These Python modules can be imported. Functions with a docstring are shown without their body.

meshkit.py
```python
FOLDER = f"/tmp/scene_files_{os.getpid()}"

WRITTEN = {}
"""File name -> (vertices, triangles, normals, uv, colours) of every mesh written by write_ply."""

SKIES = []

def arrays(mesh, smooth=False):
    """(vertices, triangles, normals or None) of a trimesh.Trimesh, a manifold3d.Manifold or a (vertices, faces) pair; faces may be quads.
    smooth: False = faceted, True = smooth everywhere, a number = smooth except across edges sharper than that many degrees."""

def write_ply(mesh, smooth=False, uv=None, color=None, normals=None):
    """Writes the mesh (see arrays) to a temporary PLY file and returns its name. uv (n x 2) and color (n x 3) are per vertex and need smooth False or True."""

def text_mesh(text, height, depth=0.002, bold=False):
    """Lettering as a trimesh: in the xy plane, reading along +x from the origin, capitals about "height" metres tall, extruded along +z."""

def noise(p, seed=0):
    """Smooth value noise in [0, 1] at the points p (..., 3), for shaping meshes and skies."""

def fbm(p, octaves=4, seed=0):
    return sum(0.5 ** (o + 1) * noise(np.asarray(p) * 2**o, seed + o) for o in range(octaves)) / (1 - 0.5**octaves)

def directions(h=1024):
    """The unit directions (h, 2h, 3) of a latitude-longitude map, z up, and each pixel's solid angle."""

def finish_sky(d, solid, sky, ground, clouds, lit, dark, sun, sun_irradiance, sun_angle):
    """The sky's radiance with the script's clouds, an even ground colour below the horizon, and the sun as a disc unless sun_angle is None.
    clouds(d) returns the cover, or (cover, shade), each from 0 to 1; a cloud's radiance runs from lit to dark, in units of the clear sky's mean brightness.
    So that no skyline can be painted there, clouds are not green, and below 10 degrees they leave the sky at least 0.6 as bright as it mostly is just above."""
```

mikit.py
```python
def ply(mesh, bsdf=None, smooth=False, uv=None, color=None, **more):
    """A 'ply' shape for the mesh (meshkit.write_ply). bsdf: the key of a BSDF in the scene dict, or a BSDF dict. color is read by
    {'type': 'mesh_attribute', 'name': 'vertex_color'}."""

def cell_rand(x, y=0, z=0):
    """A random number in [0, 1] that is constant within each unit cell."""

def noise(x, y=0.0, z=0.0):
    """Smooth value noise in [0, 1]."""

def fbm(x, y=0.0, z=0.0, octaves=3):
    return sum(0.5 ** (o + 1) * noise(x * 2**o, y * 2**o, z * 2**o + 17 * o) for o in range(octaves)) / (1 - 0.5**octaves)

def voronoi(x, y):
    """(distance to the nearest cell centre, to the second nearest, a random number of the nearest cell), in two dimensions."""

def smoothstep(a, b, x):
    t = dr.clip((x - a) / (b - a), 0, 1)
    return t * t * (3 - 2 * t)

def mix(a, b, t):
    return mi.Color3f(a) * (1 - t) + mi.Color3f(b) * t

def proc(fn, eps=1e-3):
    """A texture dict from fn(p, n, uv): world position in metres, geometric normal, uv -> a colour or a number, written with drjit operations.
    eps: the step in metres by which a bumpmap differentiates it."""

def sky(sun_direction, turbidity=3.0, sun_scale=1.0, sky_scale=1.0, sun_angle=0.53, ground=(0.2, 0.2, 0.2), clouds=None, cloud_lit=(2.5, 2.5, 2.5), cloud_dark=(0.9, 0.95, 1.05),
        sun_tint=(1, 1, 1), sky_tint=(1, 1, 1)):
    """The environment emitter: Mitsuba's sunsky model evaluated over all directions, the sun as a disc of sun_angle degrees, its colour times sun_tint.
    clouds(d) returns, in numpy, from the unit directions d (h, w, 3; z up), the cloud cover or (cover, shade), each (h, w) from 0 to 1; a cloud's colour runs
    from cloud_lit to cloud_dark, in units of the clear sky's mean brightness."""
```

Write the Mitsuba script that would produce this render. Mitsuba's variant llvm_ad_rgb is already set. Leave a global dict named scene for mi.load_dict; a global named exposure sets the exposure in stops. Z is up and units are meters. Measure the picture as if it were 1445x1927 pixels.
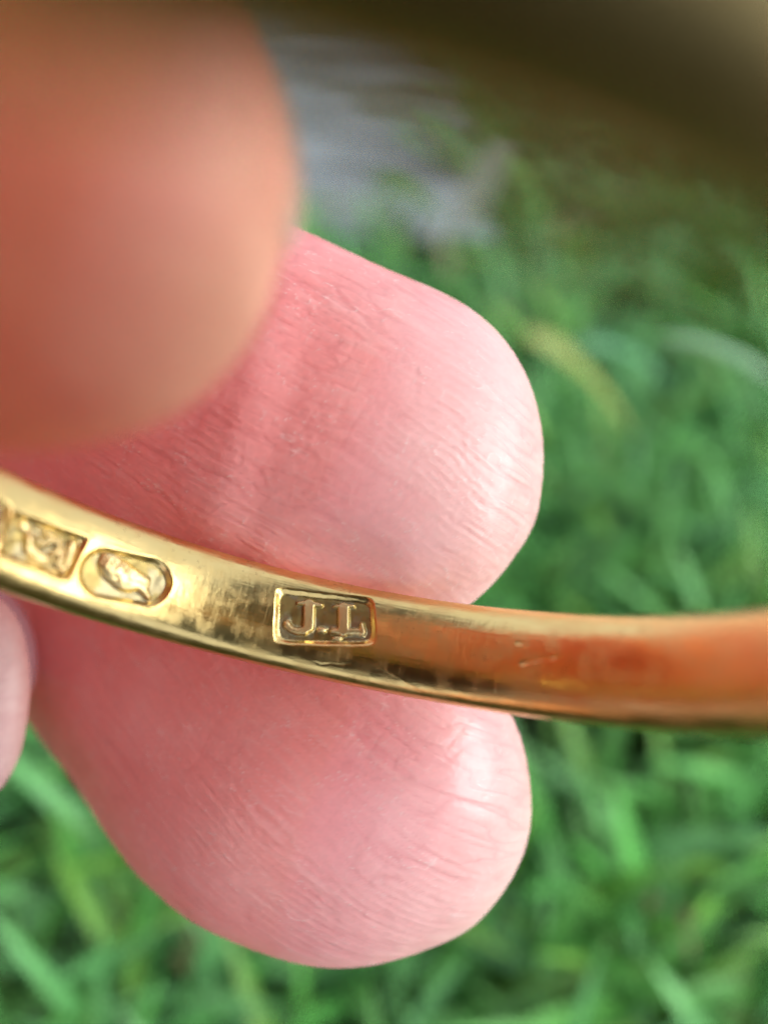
import math
import numpy as np, trimesh, manifold3d as m3
import drjit as dr
import mitsuba as mi
import mikit, meshkit
from scipy.interpolate import CubicSpline, PchipInterpolator
from scipy.spatial import cKDTree

rng = np.random.default_rng(11)
scene, labels = {}, {}
T = mi.ScalarTransform4f

# ------------------------------------------------------------------ camera, light, exposure
PITCH = math.radians(48.0)                      # the phone looks down at the lawn
EYE = np.array([0.0, 0.0, 0.15])
FWD = np.array([0.0, math.cos(PITCH), -math.sin(PITCH)])
UPV = np.array([0.0, math.sin(PITCH), math.cos(PITCH)])
scene['camera'] = {
    'type': 'thinlens', 'fov': 49.24, 'fov_axis': 'x',
    'aperture_radius': 0.00113, 'focus_distance': 0.0427,
    'near_clip': 0.0015, 'far_clip': 60.0,
    'to_world': T().look_at(origin=EYE.tolist(), target=(EYE + FWD).tolist(), up=UPV.tolist())}
scene['sky'] = mikit.sky((0.80, -0.33, 0.40), turbidity=3, sun_scale=0.30, sun_angle=48, sun_tint=(.73, .95, 1.46), sky_scale=1.0,
                         clouds=lambda d: 1.0, cloud_lit=(1.05, 1.12, 1.28))
exposure = 3.65

# The bangle and the hand that holds it are modelled in millimetres about the hallmarked part of the bangle
# (x right, y up, z towards the viewer's side) and placed 42 mm in front of the lens, tilted with the view.
HOLD = np.eye(4)
HOLD[:3, 0], HOLD[:3, 1], HOLD[:3, 2] = np.array([1, 0, 0]) * 1e-3, UPV * 1e-3, -FWD * 1e-3
HOLD[:3, 3] = EYE + 0.042 * FWD
HOLD_T = T(HOLD.tolist())


def raw_ply(v, f, bsdf, n=None, uv=None, color=None, hold=True):
    v, f = np.asarray(v, float), np.asarray(f, int)
    if n is None:
        _, _, n = meshkit.arrays((v, f), True)
    d = {'type': 'ply', 'filename': meshkit.write_ply((v, f), False, uv, color, normals=n), 'face_normals': False,
         'bsdf': {'type': 'ref', 'id': bsdf}}
    if hold:
        d['to_world'] = HOLD_T
    return d


def rgb(*c):
    return {'type': 'rgb', 'value': list(c)}


# ------------------------------------------------------------------ materials
fbm, noise = mikit.fbm, mikit.noise


def gold_relief(p, n, uv):          # fine hairlines across and along the band, and a little orange peel
    s, v = uv.x * 1000, uv.y * 1000
    hair = noise(s * 11 + 2 * noise(v * 1.5, s * .7), v * 1.3, 3.0)
    along = noise(s * 1.1, v * 16, 7.0)
    peel = fbm(s * 3.0, v * 3.0, 1.0, 3)
    return (hair * (.0000016 + .0000045 * mikit.smoothstep(3.2, 5.0, s) * (1 - mikit.smoothstep(9.5, 13.0, s))) + along * .0000040 + peel * .000006)


def gold_rough(p, n, uv):
    s, v = uv.x * 1000, uv.y * 1000
    a = fbm(s * 1.2, v * 2.0, 4.0, 3)
    b = noise(s * 13, v * 1.6, 9.0)
    return 0.21 + 0.13 * mikit.smoothstep(.35, .75, a) + .07 * mikit.smoothstep(.6, .9, b)


def gold_tone(p, n, uv):
    s, v = uv.x * 1000, uv.y * 1000
    a = fbm(s * .8, v * 1.5, 14.0, 3)
    c = mikit.mix((.81, .62, .26), (.77, .56, .21), a)
    spot = mikit.smoothstep(.80, .86, noise(s * 6.0, v * 6.0, 2.0)) * mikit.smoothstep(.55, .7, noise(s * .6, v * .9, 5.0))
    return mikit.mix(c, (.42, .27, .10), spot * .35)


scene['gold'] = {'type': 'twosided', 'b': {'type': 'bumpmap', 'tex': mikit.proc(gold_relief, eps=2e-5), 'scale': 1.0,
    'b': {'type': 'principled', 'base_color': mikit.proc(gold_tone), 'metallic': 1.0, 'roughness': mikit.proc(gold_rough), 'specular': .5}}}
scene['tarnished_gold'] = {'type': 'twosided', 'b': {'type': 'bumpmap', 'tex': mikit.proc(gold_relief, eps=2e-5), 'scale': 1.6,
    'b': {'type': 'principled', 'base_color': {'type': 'mesh_attribute', 'name': 'vertex_color'}, 'metallic': 1.0, 'roughness': .40, 'specular': .5}}}
scene['skin'] = {'type': 'blendbsdf', 'weight': .5,
    'a': {'type': 'principledthin', 'base_color': {'type': 'mesh_attribute', 'name': 'vertex_color'},      # lets light glow through the flesh
          'roughness': .5, 'diff_trans': 1.1, 'spec_trans': 0.0, 'eta': 1.4},
    'b': {'type': 'twosided', 'b': {'type': 'principled', 'base_color': {'type': 'mesh_attribute', 'name': 'vertex_color'},
          'roughness': mikit.proc(lambda p, n, uv: uv.x), 'specular': .9, 'sheen': .2}}}
scene['nail'] = {'type': 'twosided', 'b': {'type': 'principled', 'base_color': rgb(.66, .50, .40), 'roughness': .35, 'specular': .5}}
scene['nail_mauve'] = {'type': 'twosided', 'b': {'type': 'principled', 'base_color': rgb(.42, .27, .30), 'roughness': .35, 'specular': .5}}
scene['grass_leaf'] = {'type': 'twosided', 'b': {'type': 'principled', 'base_color': {'type': 'mesh_attribute', 'name': 'vertex_color'},
    'roughness': .48, 'specular': .5}}


def soil_tone(p, n, uv):
    a = fbm(p.x * 60, p.y * 60, 1.0, 3)
    return mikit.mix((.030, .032, .015), (.055, .052, .025), a)


def slab_tone(p, n, uv):
    a = mikit.smoothstep(.3, .7, fbm(p.x * 38, p.y * 30, 1.0, 3))
    b = mikit.smoothstep(.35, .65, fbm(p.x * 14, p.y * 90, 5.0, 2))
    c = mikit.mix((.10, .12, .12), (.27, .31, .32), a * .5 + b * .5)
    return mikit.mix(c, (.07, .09, .04), mikit.smoothstep(.52, .68, fbm(p.x * 20, p.y * 20, 9.0, 3)) * .7)


scene['phone_glass'] = {'type': 'twosided', 'b': {'type': 'principled', 'base_color': rgb(.02, .02, .022), 'roughness': .25, 'specular': .5}}
scene['soil'] = {'type': 'diffuse', 'reflectance': mikit.proc(soil_tone)}
scene['stone'] = {'type': 'twosided', 'b': {'type': 'principled', 'base_color': mikit.proc(slab_tone), 'roughness': .6}}

# ------------------------------------------------------------------ the setting: lawn and paving
g = 12.0
scene['ground'] = mikit.ply((np.array([[-g, -g, 0], [g, -g, 0], [g, g, 0], [-g, g, 0.0]]), np.array([[0, 1, 2, 3]])), 'soil')
labels['ground'] = {'label': 'dark earth under the grass', 'kind': 'structure'}


def blades(base, height, width, yaw, lean, curl, tone, seg=5):
    """Ribbon blades with a folded midrib: vertices, faces, colours."""
    n = len(base)
    t = np.linspace(0, 1, seg + 1)
    ang = lean[:, None] + curl[:, None] * t[None]                     # from upright, growing along the blade
    step = height[:, None] / seg
    dx = np.concatenate([np.zeros((n, 1)), np.cumsum(np.sin(ang[:, :-1]) * step, 1)], 1)
    dz = np.concatenate([np.zeros((n, 1)), np.cumsum(np.cos(ang[:, :-1]) * step, 1)], 1)
    d = np.stack([np.cos(yaw), np.sin(yaw), 0 * yaw], 1)
    side = np.stack([-np.sin(yaw), np.cos(yaw), 0 * yaw], 1)
    mid = base[:, None] + dx[..., None] * d[:, None] + dz[..., None] * np.array([0, 0, 1.0])
    w = width[:, None] * np.clip(np.minimum(.55 + 1.5 * t, 1.0) * (1 - t ** 2.6) ** .8, .03, 1)[None] / 2
    nrm = np.stack([-np.cos(ang)[..., None] * d[:, None], np.sin(ang)[..., None] * np.array([0, 0, 1.0])], 0).sum(0)
    L = mid + side[:, None] * w[..., None] + nrm * (w * .35)[..., None]
    Rr = mid - side[:, None] * w[..., None] + nrm * (w * .35)[..., None]
    v = np.stack([L, mid, Rr], 2).reshape(-1, 3)
    k = (np.arange(n) * 3 * (seg + 1))[:, None, None] + (np.arange(seg) * 3)[None, :, None]
    q = np.array([[0, 1, 4], [0, 4, 3], [1, 2, 5], [1, 5, 4]]).reshape(1, 1, 12)
    f = (k + q).reshape(-1, 3)
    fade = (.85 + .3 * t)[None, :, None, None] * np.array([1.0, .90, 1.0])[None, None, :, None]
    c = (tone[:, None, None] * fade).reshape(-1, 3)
    return v, f, np.clip(c, 0, 1)


GREENS = np.array([[.050, .200, .050], [.060, .250, .075], [.045, .170, .045], [.085, .230, .050], [.080, .260, .120], [.055, .21, .090]]) * np.array([1.30, 1.18, .72])


def lawn(n, x0, x1, y0, y1, hmin, hmax):
    p = np.stack([rng.uniform(x0, x1, n), rng.uniform(y0, y1, n), np.zeros(n)], 1)
    clump = meshkit.fbm(p * 28 + 3, 3, 5)
    keep = rng.random(n) < np.clip((clump - .25) * 2.6, .25, 1)
    keep &= ~((p[:, 1] > .240 + .05 * (meshkit.noise(p * 45, 9) - .5)) & (p[:, 0] < .026 + .02 * (meshkit.noise(p * 40, 8) - .5)))
    p, clump = p[keep], clump[keep]
    n = len(p)
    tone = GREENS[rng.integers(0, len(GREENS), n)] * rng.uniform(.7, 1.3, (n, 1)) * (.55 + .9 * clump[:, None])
    dry = rng.random(n) < .025
    tone[dry] = np.array([.30, .29, .13]) * rng.uniform(.7, 1.2, (dry.sum(), 1))
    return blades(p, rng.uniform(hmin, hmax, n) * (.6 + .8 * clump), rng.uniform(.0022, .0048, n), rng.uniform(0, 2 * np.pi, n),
                  rng.uniform(.2, .95, n), rng.uniform(.2, 1.5, n), tone)


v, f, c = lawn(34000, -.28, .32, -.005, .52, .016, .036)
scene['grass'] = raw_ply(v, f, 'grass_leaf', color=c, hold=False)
labels['grass'] = {'label': 'blurred green lawn of short grass below the hand', 'category': 'grass', 'kind': 'stuff'}



def long_blade(p0, p1, width, sag, tone, label, k):
    """One broad blade from p0 to p1: a tapering strip with a folded midrib and a slight arch."""
    p0, p1, t = np.array(p0), np.array(p1), np.linspace(0, 1, 15)
    mid = p0 + (p1 - p0) * t[:, None] + np.array([0, 0, 1.0]) * (sag * 4 * t * (1 - t))[:, None]
    d = (p1 - p0) / np.linalg.norm(p1 - p0)
    side = np.cross(d, [0, 0, 1.0])
    side /= np.linalg.norm(side)
    up = np.cross(side, d)
    w = (width / 2 * np.minimum(1, .5 + 2.2 * t) * np.sqrt(np.clip(1 - t ** 3.5, .002, 1)))[:, None]
    twist = (.35 * np.sin(2.1 * t + k))[:, None]
    ed = side * np.cos(twist) + up * np.sin(twist)
    v = np.stack([mid + ed * w + up * w * .3, mid, mid - ed * w + up * w * .3], 1).reshape(-1, 3)
    i = np.arange(14)[:, None] * 3
    f = (i[:, None] + np.array([[0, 1, 4], [0, 4, 3], [1, 2, 5], [1, 5, 4]]).reshape(1, 12)).reshape(-1, 3)
    c = np.array(tone) * (.9 + .2 * rng.random((len(v), 1)))
    c[1::3] *= .8
    key = 'grass_blade' + (f'_{k:03d}' if k else '')
    scene[key] = raw_ply(v, f, 'grass_leaf', color=np.clip(c, 0, 1), hold=False)
    labels[key] = {'label': label, 'category': 'grass blade', 'group': 'long grass blades lying on the lawn'}


for k, row in enumerate([((.0255, .1268, .058), (.0464, .1168, .0425), .0066, .003, (.30, .36, .09), 'yellowish grass blade slanting down just right of the upper fingertip'),
                         ((.0361, .1266, .0554), (.0561, .1262, .0443), .0066, .003, (.10, .30, .13), 'pale green grass blade right of the yellowish blade'),
                         ((.0535, .1318, .0534), (.0797, .1313, .0422), .0058, .002, (.16, .30, .15), 'grey green grass blade nearest the right border'),
                         ((.0198, .1979, .0389), (.0362, .2374, .0475), .0080, .002, (.17, .20, .15), 'whitish dry grass blade pointing up beside the grey paving'),
                         ((-.0029, .1984, .0528), (.0159, .1971, .0408), .0060, .004, (.05, .13, .03), 'dark green grass blade lying across the grey paving edge')]):
    long_blade(*row, k)

slabs = []
for i, (x0, x1) in enumerate([(-.62, -.232), (-.226, .034)]):
    for j, (y0, y1) in enumerate([(.240, .60), (.606, 1.1)]):
        b = trimesh.creation.box(extents=(x1 - x0, y1 - y0, .03))
        b.apply_translation([(x0 + x1) / 2, (y0 + y1) / 2, -.002 + .0008 * ((i * 3 + j) % 3)])
        slabs.append(b)
for i, b in enumerate(slabs):
    scene['path__slab' + (f'_{i:03d}' if i else '')] = mikit.ply(b, 'stone')
labels['path'] = {'label': 'grey stone paving beyond the edge of the lawn', 'kind': 'structure'}

# ------------------------------------------------------------------ the bangle
RC, RR = np.array([-2.18, 0.023, 17.452]), 18.394
RN = np.array([0.20851364, 0.92376967, -0.32120345])
RU = np.array([-0.97545904, 0.22018098, 0.0])
RW = np.cross(RN, RU)
HA, HB = 2.465, 1.09                       # half width, half thickness of the section
F0 = -math.pi


def seg_d(x, y, a, b):
    a, b = np.array(a), np.array(b)
    d = b - a
    t = np.clip(((x - a[0]) * d[0] + (y - a[1]) * d[1]) / (d @ d), 0, 1)
    return np.hypot(x - a[0] - t * d[0], y - a[1] - t * d[1])


def sm(e0, e1, x):
    t = np.clip((x - e0) / (e1 - e0), 0, 1)
    return t * t * (3 - 2 * t)


def stroke(x, y, pts, r, soft=.09):
    """A raised, round-topped stroke through the points: 0..1; r may be one radius or one per point."""
    r = np.broadcast_to(np.asarray(r, float), len(pts))
    h = np.zeros_like(x)
    for i in range(len(pts) - 1):
        a, b = np.array(pts[i]), np.array(pts[i + 1])
        d = b - a
        t = np.clip(((x - a[0]) * d[0] + (y - a[1]) * d[1]) / max(d @ d, 1e-9), 0, 1)
        q = np.hypot(x - a[0] - t * d[0], y - a[1] - t * d[1])
        rr = r[i] * (1 - t) + r[i + 1] * t
        h = np.maximum(h, sm(soft, -soft, q - rr))
    return h


def blob(x, y, cx, cy, rx, ry, rot=0.0, p=2.0):
    c, s_ = math.cos(rot), math.sin(rot)
    X, Y = (c * (x - cx) + s_ * (y - cy)) / rx, (-s_ * (x - cx) + c * (y - cy)) / ry
    q = 1 - (np.abs(X) ** p + np.abs(Y) ** p)
    return np.sqrt(np.clip(q, 0, 1))


def poly_d(x, y, pts):
    """Signed distance to a convex polygon given clockwise or counter-clockwise (negative inside)."""
    pts = np.array(pts, float)
    cen = pts.mean(0)
    d = np.full_like(x, -9.0)
    for i in range(len(pts)):
        a, b = pts[i], pts[(i + 1) % len(pts)]
        nn = np.array([b[1] - a[1], a[0] - b[0]])
        nn /= np.linalg.norm(nn)
        if (cen - a) @ nn > 0:
            nn = -nn
        d = np.maximum(d, (x - a[0]) * nn[0] + (y - a[1]) * nn[1])
    return d


def round_poly_d(x, y, pts, r):
    pts = np.array(pts, float)
    cen = pts.mean(0)
    d = None
    k = 9.0 / r
    acc = np.zeros_like(x)
    for i in range(len(pts)):                       # smooth maximum rounds the corners
        a, b = pts[i], pts[(i + 1) % len(pts)]
        nn = np.array([b[1] - a[1], a[0] - b[0]])
        nn /= np.linalg.norm(nn)
        if (cen - a) @ nn > 0:
            nn = -nn
        acc = acc + np.exp(np.clip(k * .5 * ((x - a[0]) * nn[0] + (y - a[1]) * nn[1]), -60, 60))
    return np.log(acc) / (k * .5)


JL = [(-1.21, 1.15), (3.36, 1.72), (3.92, -.36), (-.66, -1.28)]
LION = [(-13.92, .62), (-10.62, .74), (-10.86, -1.22), (-13.88, -1.12)]
PART = [(-18.2, .9), (-14.36, .80), (-14.02, -.62), (-18.2, -1.0)]


def oval_d(s, v):
    X, Y = s + 8.33, v + .32
    c_, s_ = math.cos(.12), math.sin(.12)
    X, Y = c_ * X + s_ * Y, -s_ * X + c_ * Y
    q = np.maximum(np.abs(X) - .98, 0) * np.sign(X)
    return np.hypot(q, Y) - 1.03


def jl_letters(s, v):
    h = np.zeros_like(s)
    A = np.maximum
    h = A(h, stroke(s, v, [(.42, .86), (.66, -.25)], [.28, .27], .06))                                    # J stem
    h = A(h, stroke(s, v, [(-.10, .80), (.42, .92), (1.00, .96)], [.08, .14, .09], .06))                 # J top serif
    h = A(h, stroke(s, v, [(.66, -.25), (.50, -.50), (.20, -.60), (-.10, -.58), (-.36, -.42)], [.23, .20, .16, .15, .16], .07))
    h = A(h, blob(s, v, -.38, -.36, .20, .19))
    h = A(h, .8 * blob(s, v, 1.32, -.25, .27, .15, .1))                                                    # dot
    h = A(h, stroke(s, v, [(2.10, 1.08), (2.36, -.08)], [.27, .27], .06))                                 # L stem
    h = A(h, stroke(s, v, [(1.66, 1.05), (2.12, 1.16), (2.56, 1.27)], [.06, .11, .07], .06))
    h = A(h, stroke(s, v, [(1.82, -.22), (2.45, -.10), (3.25, .06)], [.11, .17, .15], .05))             # L foot
    h = A(h, stroke(s, v, [(3.27, .02), (3.16, .45)], [.17, .08], .06))
    h = A(h, .55 * blob(s, v, 2.13, -.50, .27, .12, .1))
    return h


def head_relief(s, v):
    s, v = -8.33 + (s + 8.33) / 1.15, -.30 + (v + .30) / 1.15
    """The head in the oval, turned to the lower right: curled hair, brow, nose, chin, pointed neck."""
    h = 1.05 * blob(s, v, -8.72, -.22, .88, .50, -.42)
    h = np.maximum(h, 1.0 * blob(s, v, -8.30, -.55, .56, .33, -.1))
    h = np.maximum(h, .85 * blob(s, v, -9.02, .10, .52, .42, -.3))
    h = np.maximum(h, .75 * stroke(s, v, [(-8.2, -.38), (-7.65, -.42), (-7.18, -.80)], [.34, .22, .08], .10))
    h = np.maximum(h, .60 * stroke(s, v, [(-8.55, .20), (-7.85, -.10), (-7.45, -.15), (-7.35, -.45)], [.12, .16, .12, .05], .08))
    hair = sm(.15, -.35, seg_d(s, v, (-9.25, .0), (-8.25, .05)) - .22)
    curls = np.sin(s * 19 + 2.2 * np.sin(v * 9)) * np.sin(v * 21 + 1.5 * np.sin(s * 8))
    h = h + .22 * curls * hair * (h > .15)
    h -= .28 * stroke(s, v, [(-8.75, -.40), (-8.62, -.46)], .05, .05) + .22 * stroke(s, v, [(-8.30, -.62), (-8.12, -.58)], .04, .04)
    h -= .25 * stroke(s, v, [(-8.15, -.25), (-7.55, -.32)], .03, .04)
    return h


def lion_relief(s, v):
    """The worn little beast in the left cartouche: curled body, mane ridges, legs and tail."""
    h = np.zeros_like(s)
    A = np.maximum
    h = A(h, .9 * stroke(s, v, [(-12.95, -.10), (-12.75, -.50), (-12.30, -.72), (-11.95, -.70)], [.18, .24, .24, .16], .10))
    h = A(h, .85 * stroke(s, v, [(-12.60, .02), (-12.35, -.12), (-12.05, .02), (-12.00, .25), (-12.35, .30)], [.12, .12, .12, .11, .10], .07))
    h = A(h, .8 * stroke(s, v, [(-11.95, .28), (-11.60, .12), (-11.52, -.20), (-11.80, -.45)], [.10, .13, .12, .10], .07))
    h = A(h, .8 * stroke(s, v, [(-11.35, -.18), (-11.30, -.70), (-11.05, -1.0)], [.16, .18, .13], .07))
    h = A(h, .7 * stroke(s, v, [(-11.05, .35), (-10.98, -.25), (-10.98, -.80)], [.16, .18, .12], .09))
    h = A(h, .6 * stroke(s, v, [(-13.35, .30), (-13.05, .18), (-12.85, -.02)], [.20, .13, .10], .08))
    h = A(h, .5 * stroke(s, v, [(-12.5, -1.02), (-11.9, -.92), (-11.5, -.62)], [.07, .07, .06], .05))
    h = A(h, .5 * stroke(s, v, [(-11.9, -1.12), (-11.5, -1.0), (-11.3, -1.05)], [.06, .08, .06], .05))
    h = A(h, .45 * stroke(s, v, [(-12.75, .48), (-12.2, .40), (-11.7, .42), (-11.4, .20)], [.05, .07, .06, .05], .05))
    n2 = meshkit.fbm(np.stack([s * 4.2, v * 4.2, 0 * s], -1), 3, 4) - .5
    return h + .40 * n2 + .10 * np.sin(s * 30) * sm(.25, 0, seg_d(s, v, (-11.3, -.2), (-11.1, -1.0)) - .05)


dents = np.random.default_rng(5)


def relief(s, v):
    """Height of the stamped face above the band's own surface, in mm, and which stamp each point lies in."""
    which = np.zeros(s.shape, int)
    wob = (meshkit.fbm(np.stack([s * 2.4, v * 2.4, 0 * s], -1), 2, 2) - .5) * .05
    h = (meshkit.fbm(np.stack([s * .30, v * .5, 0 * s + 2], -1), 1, 7) - .5) * .030 * (.25 + .75 * sm(7, 1, s))      # hand-worked, not dead round
    h += (meshkit.fbm(np.stack([s * 1.6, v * 2.2, 0 * s + 4], -1), 2, 8) - .5) * .0015 * (.10 + .90 * sm(6, 0, s))
    for k, (d, deep, rim) in enumerate([(round_poly_d(s, v, JL, .75), .23, .0), (oval_d(s, v), .26, .015),
                                        (round_poly_d(s, v, LION, .35), .26, .03), (round_poly_d(s, v, PART, .3), .18, .02)]):
        d = d + wob
        side = sm(.20, -.13, d)
        floor = deep * (1 + .10 * (meshkit.fbm(np.stack([s * 3, v * 3, 0 * s + k], -1), 2, 20 + k) - .5))
        h = h * (1 - side) - floor * side + rim * np.exp(-((d - .13) / .12) ** 2) * (d > -.05)
        which[(d < -.06)] = k + 1
    ins, base = (lambda k: which == k), h.copy()
    h = np.where(ins(1), h + .20 * jl_letters(s, v), h)
    h = np.where(ins(2), h + .30 * np.clip(head_relief(s, v), 0, 1.3), h)
    h = np.where(ins(3), h + .27 * np.clip(lion_relief(s, v), -.3, 1.3), h)
    h = np.where(ins(4), h + .18 * (np.abs(np.sin(v * 13)) * sm(-14.6, -14.35, s) + .4 * np.abs(np.sin(s * 6) * np.sin(v * 7))), h)
    worn = np.clip((h - base) / .13, 0, 1)
    # dents, a gouge and scratches
    h -= .075 * stroke(s, v, [(11.20, -.28), (11.6, -.20), (12.0, -.02), (13.20, .18)], [.05, .02, .03, .0], .06) * (.6 + .4 * np.sin(s * 9))
    h += .012 * stroke(s, v, [(11.3, -.52), (12.1, -.22), (13.1, .02)], [.05, .05, .02], .10)
    h -= .05 * stroke(s, v, [(10.85, .66), (11.10, .62)], [.05, .03], .06)
    h -= .016 * stroke(s, v, [(1.3, -1.84), (1.7, -1.90), (2.1, -1.76), (2.5, -1.74), (3.1, -1.56)], [.01, .04, .02, .03, .01], .06)
    h += .012 * stroke(s, v, [(4.3, -1.50), (4.9, -1.60), (5.8, -1.93), (6.5, -2.10)], [.01, .02, .02, .01], .05)
    for _ in range(130):                                       # fine handling scratches, mostly short and crosswise
        x0, y0 = dents.uniform(-14, 20), dents.uniform(-2.2, 2.0)
        L, an = dents.uniform(.2, .9), dents.normal(1.5, .35) if dents.random() < .7 else dents.normal(.1, .3)
        x1, y1 = x0 + L * math.cos(an), y0 + L * math.sin(an)
        near = (np.abs(s - x0) < 1.2) & (np.abs(v - y0) < 1.2)
        h[near] += dents.choice([-1, 1]) * dents.uniform(.002, .006) * stroke(s[near], v[near], [(x0, y0), (x1, y1)], .008, .035)
    return h, which, worn


sd = RR - HB
phi = np.concatenate([np.arange(-18.0, 7.0, .028), np.arange(7.0, 24, .055), np.linspace(24, 2 * math.pi * sd - 18, 330)[:-1]]) / sd
NS = len(phi)
tri = np.concatenate([np.linspace(-1, 1, 210) * .5, .5 + np.linspace(0, 1, 70)[1:-1]])          # in units of pi; |t|<.5 is the inner face
psi = tri * math.pi
NV = len(psi)
PE = np.where(np.sin(psi) > 0, 2.35, 3.0)                     # rounder towards its upper edge
cp = np.sign(np.cos(psi)) * np.abs(np.cos(psi)) ** (2 / PE)
sp = np.sign(np.sin(psi)) * np.abs(np.sin(psi)) ** (2 / PE)
vv, rho = HA * sp, HB * cp
tx, ty = np.gradient(vv), np.gradient(rho)
nl = np.hypot(tx, ty) + 1e-9
nv, nr = -ty / nl, tx / nl                               # outward of the section, in (v, rho)
S, V = np.meshgrid(phi * sd, vv, indexing='ij')
H, WHICH, WORN = relief(S + 0.89, V)
inner = np.broadcast_to(sm(-.02, .25, cp), S.shape)
H = H * inner
rad = RR - (rho[None] + H * nr[None])
er = np.cos(phi + F0)[:, None, None] * RW + np.sin(phi + F0)[:, None, None] * RU
P = RC + rad[..., None] * er + (vv[None] + H * nv[None])[..., None] * RN
i, j = np.meshgrid(np.arange(NS), np.arange(NV), indexing='ij')
i2, j2 = (i + 1) % NS, (j + 1) % NV
idx = lambda a, b: a * NV + b
Q = np.stack([idx(i, j), idx(i2, j), idx(i2, j2), idx(i, j2)], -1).reshape(-1, 4)
F = np.vstack([Q[:, [0, 1, 2]], Q[:, [0, 2, 3]]])
Vv = P.reshape(-1, 3)
cen = RC + RR * np.repeat(er[:, 0], NV, 0)
_, _, Nn = meshkit.arrays((Vv, F), True)
if np.sum(Nn * (Vv - cen)) < 0:
    F, Nn = F[:, ::-1], -Nn
UV = np.stack([S.ravel(), V.ravel() + 0 * S.ravel()], 1) * 1e-3
back = np.broadcast_to(cp < 0, S.shape).ravel()
UV[back, 1] = .012 - UV[back, 1]
Wf = WHICH.ravel()[F]
Wf = np.where((Wf == Wf[:, :1]).all(1), Wf[:, 0], 0)
Wf[back[F].any(1)] = 0
Wf[(S.ravel()[F] > 20).any(1)] = 0


q3 = np.stack([S, V, 0 * S], -1)
patina = np.array([.37, .28, .10]) + (np.array([.40, .34, .19]) - np.array([.37, .28, .10])) * np.clip((meshkit.fbm(q3 * 1.5 + 7, 3, 40) - .46) * 7, 0, 1)[..., None]
patina = patina * (1 - .25 * np.clip((meshkit.fbm(q3 * 2.6, 2, 41) - .5) * 4, 0, 1))[..., None]
TONE = (patina + (np.array([.84, .66, .31]) - patina) * sm(.25, .8, WORN)[..., None]).reshape(-1, 3)


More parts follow.
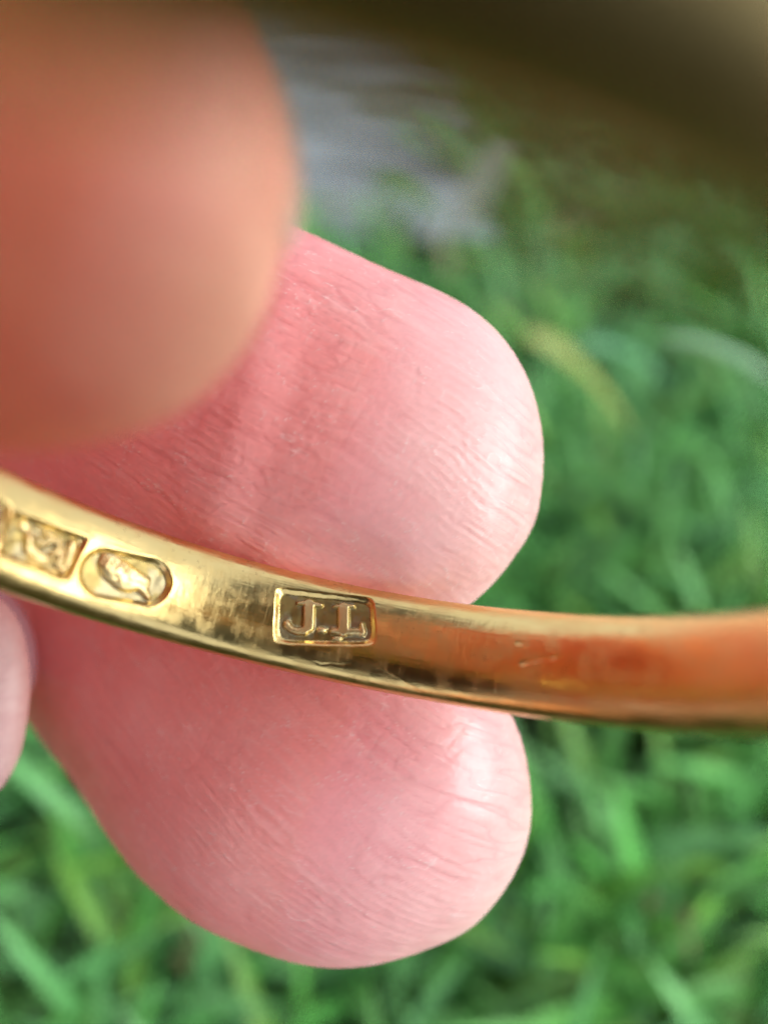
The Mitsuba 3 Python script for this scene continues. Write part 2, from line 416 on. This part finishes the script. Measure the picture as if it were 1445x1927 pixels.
def part_of(mask, bsdf):
    use, inv = np.unique(F[mask], return_inverse=True)
    return raw_ply(Vv[use], inv.reshape(-1, 3), bsdf, n=Nn[use], uv=UV[use], color=TONE[use] if bsdf == 'tarnished_gold' else None)


scene['bangle__band'] = part_of(Wf == 0, 'gold')
for k, (key, lab) in enumerate([('bangle__hallmark', 'rectangular stamped hallmark with raised letters J.L'),
                                ('bangle__hallmark_001', 'oval stamped hallmark with a small raised head'),
                                ('bangle__hallmark_002', 'square stamped hallmark with a small curled beast'),
                                ('bangle__hallmark_003', 'part of a stamped hallmark cut off at the left edge')]):
    scene[key] = part_of(Wf == k + 1, 'tarnished_gold')
    labels[key] = {'label': lab}
labels['bangle'] = {'label': 'polished yellow gold bangle stamped J.L inside, held in front of two fingertips', 'category': 'bangle'}

# ------------------------------------------------------------------ hands


def loft(pole, pairs, nt, front, backn, tip_n=40, facing=False):
    """A finger from its pole (tip) through pairs of opposite outline points: (nu, nv, 3) points and its (along, around) lengths in mm."""
    a = np.array([pole] + [p[0] for p in pairs], float)
    b = np.array([pole] + [p[1] for p in pairs], float)
    d = np.array([0.0] + [p[2] for p in pairs], float)
    arc = lambda p: np.concatenate([[0], np.cumsum(np.linalg.norm(np.diff(p, axis=0), axis=1))])
    ta, tb = arc(a), arc(b)
    t = (ta + tb) / 2
    ring = CubicSpline(np.concatenate([-ta[:0:-1], tb]), np.vstack([a[:0:-1], b]))     # one smooth outline round the tip
    to_a, to_b = PchipInterpolator(t, ta), PchipInterpolator(t, tb)
    fd = PchipInterpolator(t, d ** 2)
    u = np.concatenate([t[1] * np.linspace(0, 1, tip_n), np.linspace(t[1], t[-1], nt)[1:]])
    A, B, Dp = ring(-to_a(u)), ring(to_b(u)), np.sqrt(np.maximum(fd(u), 0))
    M, Bv = (A + B) / 2, (A - B) / 2
    ax = np.gradient(M, axis=0)
    ax[:3] = ax[3]
    N = np.cross(ax, Bv)
    N /= np.linalg.norm(N, axis=1, keepdims=True) + 1e-12
    N[:6] = N[6]
    N *= np.sign(N[:, 2:3] + 1e-9)
    if facing:                                            # the pads are turned towards the thumb and the lens
        N = np.array([0, 0, 42.0]) - M
        N /= np.linalg.norm(N, axis=1, keepdims=True)
    th = np.concatenate([np.linspace(0, np.pi, front), np.linspace(np.pi, 2 * np.pi, backn)[1:-1]])
    c, s_ = np.cos(th), np.sin(th)
    c, s_ = np.sign(c) * np.abs(c) ** .94, np.sign(s_) * np.abs(s_) ** .94
    X = M[:, None] + c[None, :, None] * Bv[:, None] + (s_[None] * Dp[:, None])[..., None] * N[:, None]
    along = np.concatenate([[0], np.cumsum(np.linalg.norm(np.diff(M, axis=0), axis=1))])
    return X, along, th


def finger_mesh(X):
    nu, nv = X.shape[:2]
    v = np.vstack([X[1:].reshape(-1, 3), X[0, :1], X[-1].mean(0, keepdims=True)])
    i, j = np.meshgrid(np.arange(nu - 2), np.arange(nv), indexing='ij')
    j2 = (j + 1) % nv
    q = np.stack([i * nv + j, (i + 1) * nv + j, (i + 1) * nv + j2, i * nv + j2], -1).reshape(-1, 4)
    f = [q[:, [0, 1, 2]], q[:, [0, 2, 3]]]
    k, jj = (nu - 1) * nv, np.arange(nv)
    f.append(np.stack([np.full(nv, k), jj, (jj + 1) % nv], 1))
    f.append(np.stack([np.full(nv, k + 1), (nu - 2) * nv + (jj + 1) % nv, (nu - 2) * nv + jj], 1))
    f = np.vstack(f)
    m = trimesh.Trimesh(v, f, process=False)
    if m.volume < 0:
        f = f[:, ::-1]
    return v, f


INDEX = ((8.46, -.64, -5.2), [((8.87, 1.16, -5.3), (7.73, -2.0, -5.3), 2.2), ((9.01, 3.41, -5.4), (6.24, -3.95, -5.4), 3.7),
    ((8.36, 6.89, -5.5), (3.84, -5.92, -5.5), 5.4), ((6.86, 9.6, -5.5), (1.13, -6.98, -5.5), 5.9), ((4.44, 11.71, -5.5), (-1.88, -7.28, -5.5), 6.2),
    ((.53, 13.54, -5.6), (-5.36, -6.24, -5.6), 6.4), ((-2.51, 15.03, -6), (-8.3, -4.77, -6), 6.6), ((-5.65, 16.67, -6.8), (-11.53, -3.3, -6.8), 7.4),
    ((-10.23, 18.98, -8), (-16.26, -1.16, -8), 7.2), ((-17.57, 23.15, -11), (-23.62, 1.8, -11), 7.2), ((-28.42, 29.38, -16), (-33.94, 5.65, -16), 7.6),
    ((-44.07, 39.5, -24), (-49.93, 11.45, -24), 8)])
MIDDLE = ((8.32, -18.9, -6.5), [((8.53, -17.2, -6.6), (7.85, -20.4, -6.6), 2.2), ((8.47, -15.6, -6.8), (6.8, -22.35, -6.8), 3.9),
    ((8.16, -13.88, -7), (5.1, -24.3, -7), 5.6), ((7.38, -11.86, -7), (2.41, -25.6, -7), 6.7), ((5.98, -9.68, -7), (-.7, -26.45, -7), 7.3),
    ((3.98, -7.85, -7.2), (-4.14, -26.58, -7.2), 7.5), ((1.18, -6.34, -7.6), (-7.63, -25.85, -7.6), 7.5), ((-2.31, -5.14, -8.2), (-11.23, -24.57, -8.2), 7.4),
    ((-6.29, -3.97, -9.5), (-14.46, -22.92, -9.5), 7.2), ((-10.95, -2.6, -11.5), (-17.56, -20.75, -11.5), 7), ((-16.07, -1.12, -14), (-20.69, -18.17, -14), 6.6),
    ((-21.8, .51, -17), (-24.05, -16.15, -17), 6.3), ((-28.42, 2.5, -20), (-28.42, -12.84, -20), 6.3), ((-39.79, 5.76, -26), (-38.93, -7.18, -26), 7.2),
    ((-55.08, 10.29, -34), (-54.12, -4.65, -34), 7.6)])
THUMB = ((-2.84, 9.17, 17), [((-2.97, 10.84, 17), (-3.38, 7.67, 17), 2.4), ((-3.38, 12.43, 17), (-3.85, 6.0, 17), 3.7), ((-3.81, 13.69, 17), (-4.88, 4.42, 17), 4.8),
    ((-4.96, 14.88, 17), (-6.38, 3.07, 17), 5.6), ((-6.54, 15.68, 17), (-8.29, 2.28, 17), 6.2), ((-8.45, 16.15, 17), (-10.51, 1.88, 17), 6.6),
    ((-10.2, 16.7, 17), (-12.89, 1.9, 17), 6.8), ((-12.2, 18.2, 16.8), (-16.0, 4.0, 16.8), 7), ((-15.2, 22.0, 15.5), (-20.2, 9.0, 15.5), 7.2),
    ((-21, 28.5, 12.5), (-27.5, 16, 12.5), 7.8), ((-31, 39, 5), (-39, 22, 5), 8.6)])
LEFT = ((-21.1, -10.2, -8), [((-21.27, -8.3, -8), (-21.24, -12.1, -8), 2.0), ((-21.8, -6.55, -8), (-21.65, -14.3, -8), 3.2), ((-22.9, -5.2, -8), (-22.9, -16.55, -8), 4.0),
    ((-24.8, -4.2, -8), (-24.8, -17.8, -8), 4.6), ((-27.7, -3.54, -7.6), (-27.7, -18.45, -7.6), 5.2), ((-32, -3.6, -6), (-33, -19.2, -6), 6.4), ((-37, -5.5, 2), (-40, -22.0, 2), 7.6),
    ((-42, -10, 14), (-48, -27, 14), 8.5), ((-48, -16, 27), (-57, -34, 27), 9.5)])


def press(P):
    """Flesh gives way where the bangle lies against it."""
    d = P - RC
    v = d @ RN
    e = d - v[:, None] * RN
    r = np.linalg.norm(e, axis=1)
    lim = RR + HB - .05 - 1.15 * (np.sqrt(np.maximum(np.abs(v) - 1.6, 0) ** 2 + .5) - .7)
    k = .22
    push = k * np.log1p(np.exp(np.clip((lim - r) / k, -30, 30))) * sm(11, 7, np.abs(v))
    return P + e / r[:, None] * push[:, None]


def ridge(n, k):
    return (1 - np.abs(2 * n - 1)) ** k


def skin_detail(X, along, th, rot, seed, dry, whirl):
    """Creases, ridges and pores as relief (mm), and the skin colour with its painted shading: returns (height, colour)."""
    nu, nv = X.shape[:2]
    pos = X.reshape(-1, 3)
    ax = X[nu // 2 + 20].mean(0) - X[30].mean(0)
    ax /= np.linalg.norm(ax)
    up = np.array([0, 0, 1.0])
    cr = np.cross(up, ax)
    cr /= np.linalg.norm(cr)
    a0, c0 = pos @ ax, pos @ cr
    a1, c1 = a0 * math.cos(rot) + c0 * math.sin(rot), -a0 * math.sin(rot) + c0 * math.cos(rot)
    z = pos[:, 2] * .6
    q = lambda fa, fc, o=2, sd_=0: meshkit.fbm(np.stack([a1 * fa, c1 * fc, z * fa], -1), o, seed + sd_)
    warp = (q(.14, .14, 2, 1) - .5) * 2.0
    c2 = c1 + warp
    st = lambda fa, fc, sd_, k: ridge(meshkit.noise(np.stack([a1 * fa, c2 * fc, z * .3], -1), seed + sd_), k)
    reg = np.clip((q(.14, .14, 2, 9) - .32) * 3.2, 0, 1)                    # where creasing is strong
    crease = st(.24, 1.5, 2, 11) * .7 + st(.40, 2.6, 3, 8) * .8
    cross = ridge(meshkit.noise(np.stack([a1 * 1.0, c2 * .35, z * .3], -1), seed + 4), 12) * np.clip((q(.2, .2, 2, 12) - .42) * 5, 0, 1)
    phase = 2 * np.pi * (c2 + .9 * (q(.35, .35, 2, 5) - .5)) / .50
    print_ridge = np.sin(phase) * np.clip((q(.22, .22, 2, 6) - .30) * 3, .15, 1)
    grain = q(5.5, 5.5, 2, 7) - .5
    pebble = q(1.7, 2.4, 2, 8) - .5
    h = -.031 * crease * (.25 + reg) - .022 * cross + .0085 * print_ridge + .030 * grain + .014 * pebble
    # colour: pink with redder flushes, paler dry edges and painted shading of the creases, small white flakes
    flush = np.clip((q(.10, .10, 2, 21) - .28) * 2.2, 0, 1)
    flake = ridge(meshkit.noise(np.stack([a1 * .7 + 3, c2 * 2.9, z], -1), seed + 30), 60) * np.clip((q(.6, 1.1, 2, 31) - .53) * 10, 0, 1)
    flake2 = ridge(meshkit.noise(np.stack([a1 * 1.5 + 9, c2 * 2.4, z], -1), seed + 34), 60) * np.clip((q(.7, .7, 2, 35) - .56) * 12, 0, 1)
    line = st(.28, 2.5, 50, 9) * np.clip(.35 + 1.6 * (q(.25, .4, 2, 51) - .35), .1, 1) + .7 * st(.8, 3.4, 53, 9) * np.clip((q(.5, .5, 2, 54) - .4) * 4, 0, 1)
    h += .03 * dry * np.clip(flake + flake2, 0, 1) + .016 * line
    mott = q(.33, .33, 3, 60) - .5
    return h, crease * (.35 + reg), flush, dry * np.clip(flake + .8 * flake2, 0, 1), grain, a0.min() - a0, line, mott


def make_finger(spec, nt, front, backn, rot, seed, dry=1.0, rosy=(.88, .27, .27), pale=(.94, .57, .54), flat=False, glow_len=18.0, tip=(.93, .68, .62, 11.0, .8), soft=False, facing=False):
    X, along, th = loft(*spec, nt, front, backn, facing=soft or facing)
    v, f = finger_mesh(X)
    _, _, n = meshkit.arrays((v, f), True)
    nu, nv = X.shape[:2]
    h, cre, flush, flake, grain, back_, line, mott = skin_detail(X, along, th, rot, seed, dry, 0)
    amp = 0.25 if flat else 1.0
    order = lambda x: np.concatenate([x.reshape(nu, nv)[1:].ravel(), x.reshape(nu, nv)[0, :1], x.reshape(nu, nv)[-1, :1]])
    h, cre, flush, flake, grain, back_, line, mott = map(order, (h, cre, flush, flake, grain, back_, line, mott))
    v = v + n * (h * amp)[:, None]
    if soft:
        v = press(v)
    depth = 1 - np.exp(-(np.clip(-back_, 0, None) / glow_len) ** 1.6)[:, None]  # redder away from the tip: flesh glow and shade painted into the colour
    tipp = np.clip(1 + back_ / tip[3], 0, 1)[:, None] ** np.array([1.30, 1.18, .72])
    col = np.array(pale) * (1 - .55 * flush[:, None]) + np.array(rosy) * (.55 * flush[:, None])
    col = col * (1 - depth * .75) + np.array(rosy) * (depth * .75)
    col = col * (1 - tip[4] * tipp) + np.array(tip[:3]) * (tip[4] * tipp)  # paler pressed tip, which also paints in its lit, translucent rim
    col = col * (1 - .13 * np.clip(cre, 0, 1)[:, None] * np.array([.6, 1.2, 1.1]))  # groove shade painted into the creases
    col = col * (1 + mott[:, None] * np.array([.06, .26, .28]) * (1 - .5 * tipp))
    if soft:
        col = col + (np.array([.93, .78, .73]) - col) * (.18 * np.clip(line, 0, 1)[:, None] * (1 - .4 * tipp))  # lit ridge edges painted as lighter lines
    col = col + (np.array([.92, .82, .79]) - col) * (.55 * flake[:, None])
    col = col * (1 + .12 * grain[:, None])
    return v, f, np.clip(col, 0, .95)


fi = make_finger(INDEX, 560, 300, 60, -0.14, 100, 1.0, glow_len=17, soft=True)
fm = make_finger(MIDDLE, 560, 300, 60, -0.30, 200, .75, rosy=(.86, .24, .23), glow_len=17, soft=True)
ft = make_finger(THUMB, 150, 90, 60, 0, 300, .2, rosy=(.97, .25, .11), pale=(.97, .45, .33), flat=True, glow_len=9, tip=(.95, .62, .45, 3.0, .75))


def ball(c, r):
    return m3.Manifold.sphere(r, 40).translate(c)


palm = m3.Manifold.batch_hull([ball((-46, 24, -23), 12), ball((-54, 3, -33), 9), ball((-37, 31, 5), 8.6), ball((-72, 30, -14), 15), ball((-76, -8, -30), 12)])
palm = palm + m3.Manifold.batch_hull([ball((-34, 21, -13), 6), ball((-30, 24, 8), 6), ball((-46, 24, -23), 12), ball((-37, 31, 5), 8.6), ball((-42, 4, -14), 8)])      # the web by the thumb
palm = palm + m3.Manifold.batch_hull([ball((-41, 24, 5), 9), ball((-42, 6, 10), 9), ball((-46, 5, 30), 11), ball((-44, 22, 24), 9), ball((-70, 12, 4), 18)])      # ball of the thumb
palm = palm + m3.Manifold.batch_hull([ball((-72, 30, -14), 15), ball((-76, -8, -30), 12), ball((-120, 10, -30), 22), ball((-120, 30, -22), 20)])
palm = palm + m3.Manifold.batch_hull([ball((-120, 10, -30), 22), ball((-120, 30, -22), 20), ball((-210, 20, -30), 26)])
pm = palm.refine_to_length(3.0).to_mesh()
pv, pf = np.array(pm.vert_properties[:, :3], float), np.array(pm.tri_verts)
pc = np.tile([.94, .44, .28], (len(pv), 1))
union = None
for v, f, _ in (fi, fm, ft, (pv, pf, pc)):
    m = m3.Manifold(m3.Mesh(np.ascontiguousarray(v, np.float32), np.ascontiguousarray(f, np.uint32)))
    union = m if union is None else union + m
um = union.to_mesh()
hv, hf = np.array(um.vert_properties[:, :3], float), np.array(um.tri_verts)
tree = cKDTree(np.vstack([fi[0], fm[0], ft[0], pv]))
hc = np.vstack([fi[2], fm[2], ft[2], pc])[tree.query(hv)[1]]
owner = np.repeat([0, 1, 2, 3], [len(fi[0]), len(fm[0]), len(ft[0]), len(pv)])[tree.query(hv)[1]]
gloss = np.array([.35, .30, .62, .5])[owner]                     # the thumb is matt, the damp pads are shinier
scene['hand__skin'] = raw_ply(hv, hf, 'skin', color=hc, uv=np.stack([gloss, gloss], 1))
labels['hand'] = {'label': 'pink hand whose blurred thumb and two creased fingertips hold the bangle', 'category': 'hand'}


def nail_plate(pts, off, z0, z1, thick, bend):
    """A thin curved plate along an outline (mm, x y), standing `off` proud, running back from z0 to z1."""
    pts = np.array(pts, float)
    t = np.linspace(0, 1, len(pts))
    tt = np.linspace(0, 1, 40)
    cs = CubicSpline(t, pts)
    p, d = cs(tt), cs(tt, 1)
    n = np.stack([d[:, 1], -d[:, 0]], 1)
    n /= np.linalg.norm(n, axis=1, keepdims=True)
    if (n[:, 0] * 1.0).sum() < 0:
        n = -n
    w = np.linspace(0, 1, 14)
    fall = np.sin(np.pi * np.clip(tt, 0.02, .98)) ** .5
    outer = p[:, None] + n[:, None] * (off * fall[:, None] - bend * w[None] ** 2)[..., None]
    inn = outer - n[:, None] * thick
    z = z0 + (z1 - z0) * w
    Z = np.broadcast_to(z[None, :, None], outer.shape[:2] + (1,))
    G = [np.concatenate([outer, Z], -1), np.concatenate([inn, Z], -1)]
    a, b = G[0].shape[:2]
    v = np.vstack([g_.reshape(-1, 3) for g_ in G])
    f = []
    for k in range(2):
        i, j = np.meshgrid(np.arange(a - 1), np.arange(b - 1), indexing='ij')
        q = np.stack([i * b + j, (i + 1) * b + j, (i + 1) * b + j + 1, i * b + j + 1], -1).reshape(-1, 4) + k * a * b
        f.append(q if k == 0 else q[:, ::-1])
    rim = [(i, 0) for i in range(a)] + [(a - 1, j) for j in range(1, b)] + [(i, b - 1) for i in range(a - 2, -1, -1)] + [(0, j) for j in range(b - 2, 0, -1)]
    r = np.array([i * b + j for i, j in rim])
    r2 = np.roll(r, -1)
    f.append(np.stack([r, r + a * b, r2 + a * b, r2], 1))
    m = trimesh.Trimesh(v, np.vstack([np.vstack(f)[:, [0, 1, 2]], np.vstack(f)[:, [0, 2, 3]]]), process=False)
    if m.volume < 0:
        m.invert()
    return m


nm = nail_plate([(-4.8, 14.9), (-3.95, 13.5), (-3.25, 12.0), (-2.9, 10.6), (-2.75, 9.3), (-3.05, 8.4)], .35, 17.2, 11.5, .5, 1.6)
scene['hand__nail'] = mikit.ply(nm, 'nail', smooth=40, to_world=HOLD_T)
labels['hand__nail'] = {'label': 'pale thumbnail edge'}

fl = make_finger(LEFT, 160, 120, 60, 0, 400, .2, rosy=(.62, .34, .32), pale=(.66, .44, .42), flat=True, glow_len=60, facing=True)
fist = m3.Manifold.batch_hull([ball((-51, -25, 26), 9), ball((-58, -16, 34), 11), ball((-58, -44, 36), 14), ball((-78, -30, 44), 16), ball((-84, -56, 52), 17)])
fist = fist + m3.Manifold.batch_hull([ball((-78, -30, 44), 16), ball((-84, -56, 52), 17), ball((-104, -110, 96), 21), ball((-110, -95, 92), 22)])
fist = fist + m3.Manifold.batch_hull([ball((-104, -110, 96), 21), ball((-110, -95, 92), 22), ball((-140, -190, 160), 27)])
gm = fist.refine_to_length(3.0).to_mesh()
gv, gf = np.array(gm.vert_properties[:, :3], float), np.array(gm.tri_verts)
um = (m3.Manifold(m3.Mesh(np.ascontiguousarray(fl[0], np.float32), np.ascontiguousarray(fl[1], np.uint32)))
      + m3.Manifold(m3.Mesh(np.ascontiguousarray(gv, np.float32), np.ascontiguousarray(gf, np.uint32)))).to_mesh()
gv2, gf2 = np.array(um.vert_properties[:, :3], float), np.array(um.tri_verts)
gc = np.vstack([fl[2], np.tile([.90, .44, .28], (len(gv), 1))])[cKDTree(np.vstack([fl[0], gv])).query(gv2)[1]]
scene['hand_001__skin'] = raw_ply(gv2, gf2, 'skin', color=gc, uv=np.full((len(gv2), 2), .5))
nm = nail_plate([(-25.2, -3.9), (-23.6, -4.75), (-22.45, -6.1), (-21.75, -7.9), (-21.55, -9.9), (-21.8, -11.2)], .1, -8.4, -12.5, .4, 1.2)
scene['hand_001__nail'] = mikit.ply(nm, 'nail_mauve', smooth=40, to_world=HOLD_T)
labels['hand_001__nail'] = {'label': 'mauve edge of a fingernail'}
labels['hand_001'] = {'label': 'pale fingertip with a mauve nail edge at the left border, below the bangle', 'category': 'hand'}

# ------------------------------------------------------------------ the phone that takes the picture, unseen, added for its dark reflections in the gold
body = m3.CrossSection.square((65, 142)).offset(3.6, m3.JoinType.Round, 2.0, 48).extrude(8.0).translate((-46, -20, 44.0))
scene['phone__body'] = mikit.ply(body, 'phone_glass', smooth=30, to_world=HOLD_T)
labels['phone'] = {'label': 'unseen black phone added behind the lens to darken the gold reflections', 'category': 'phone'}
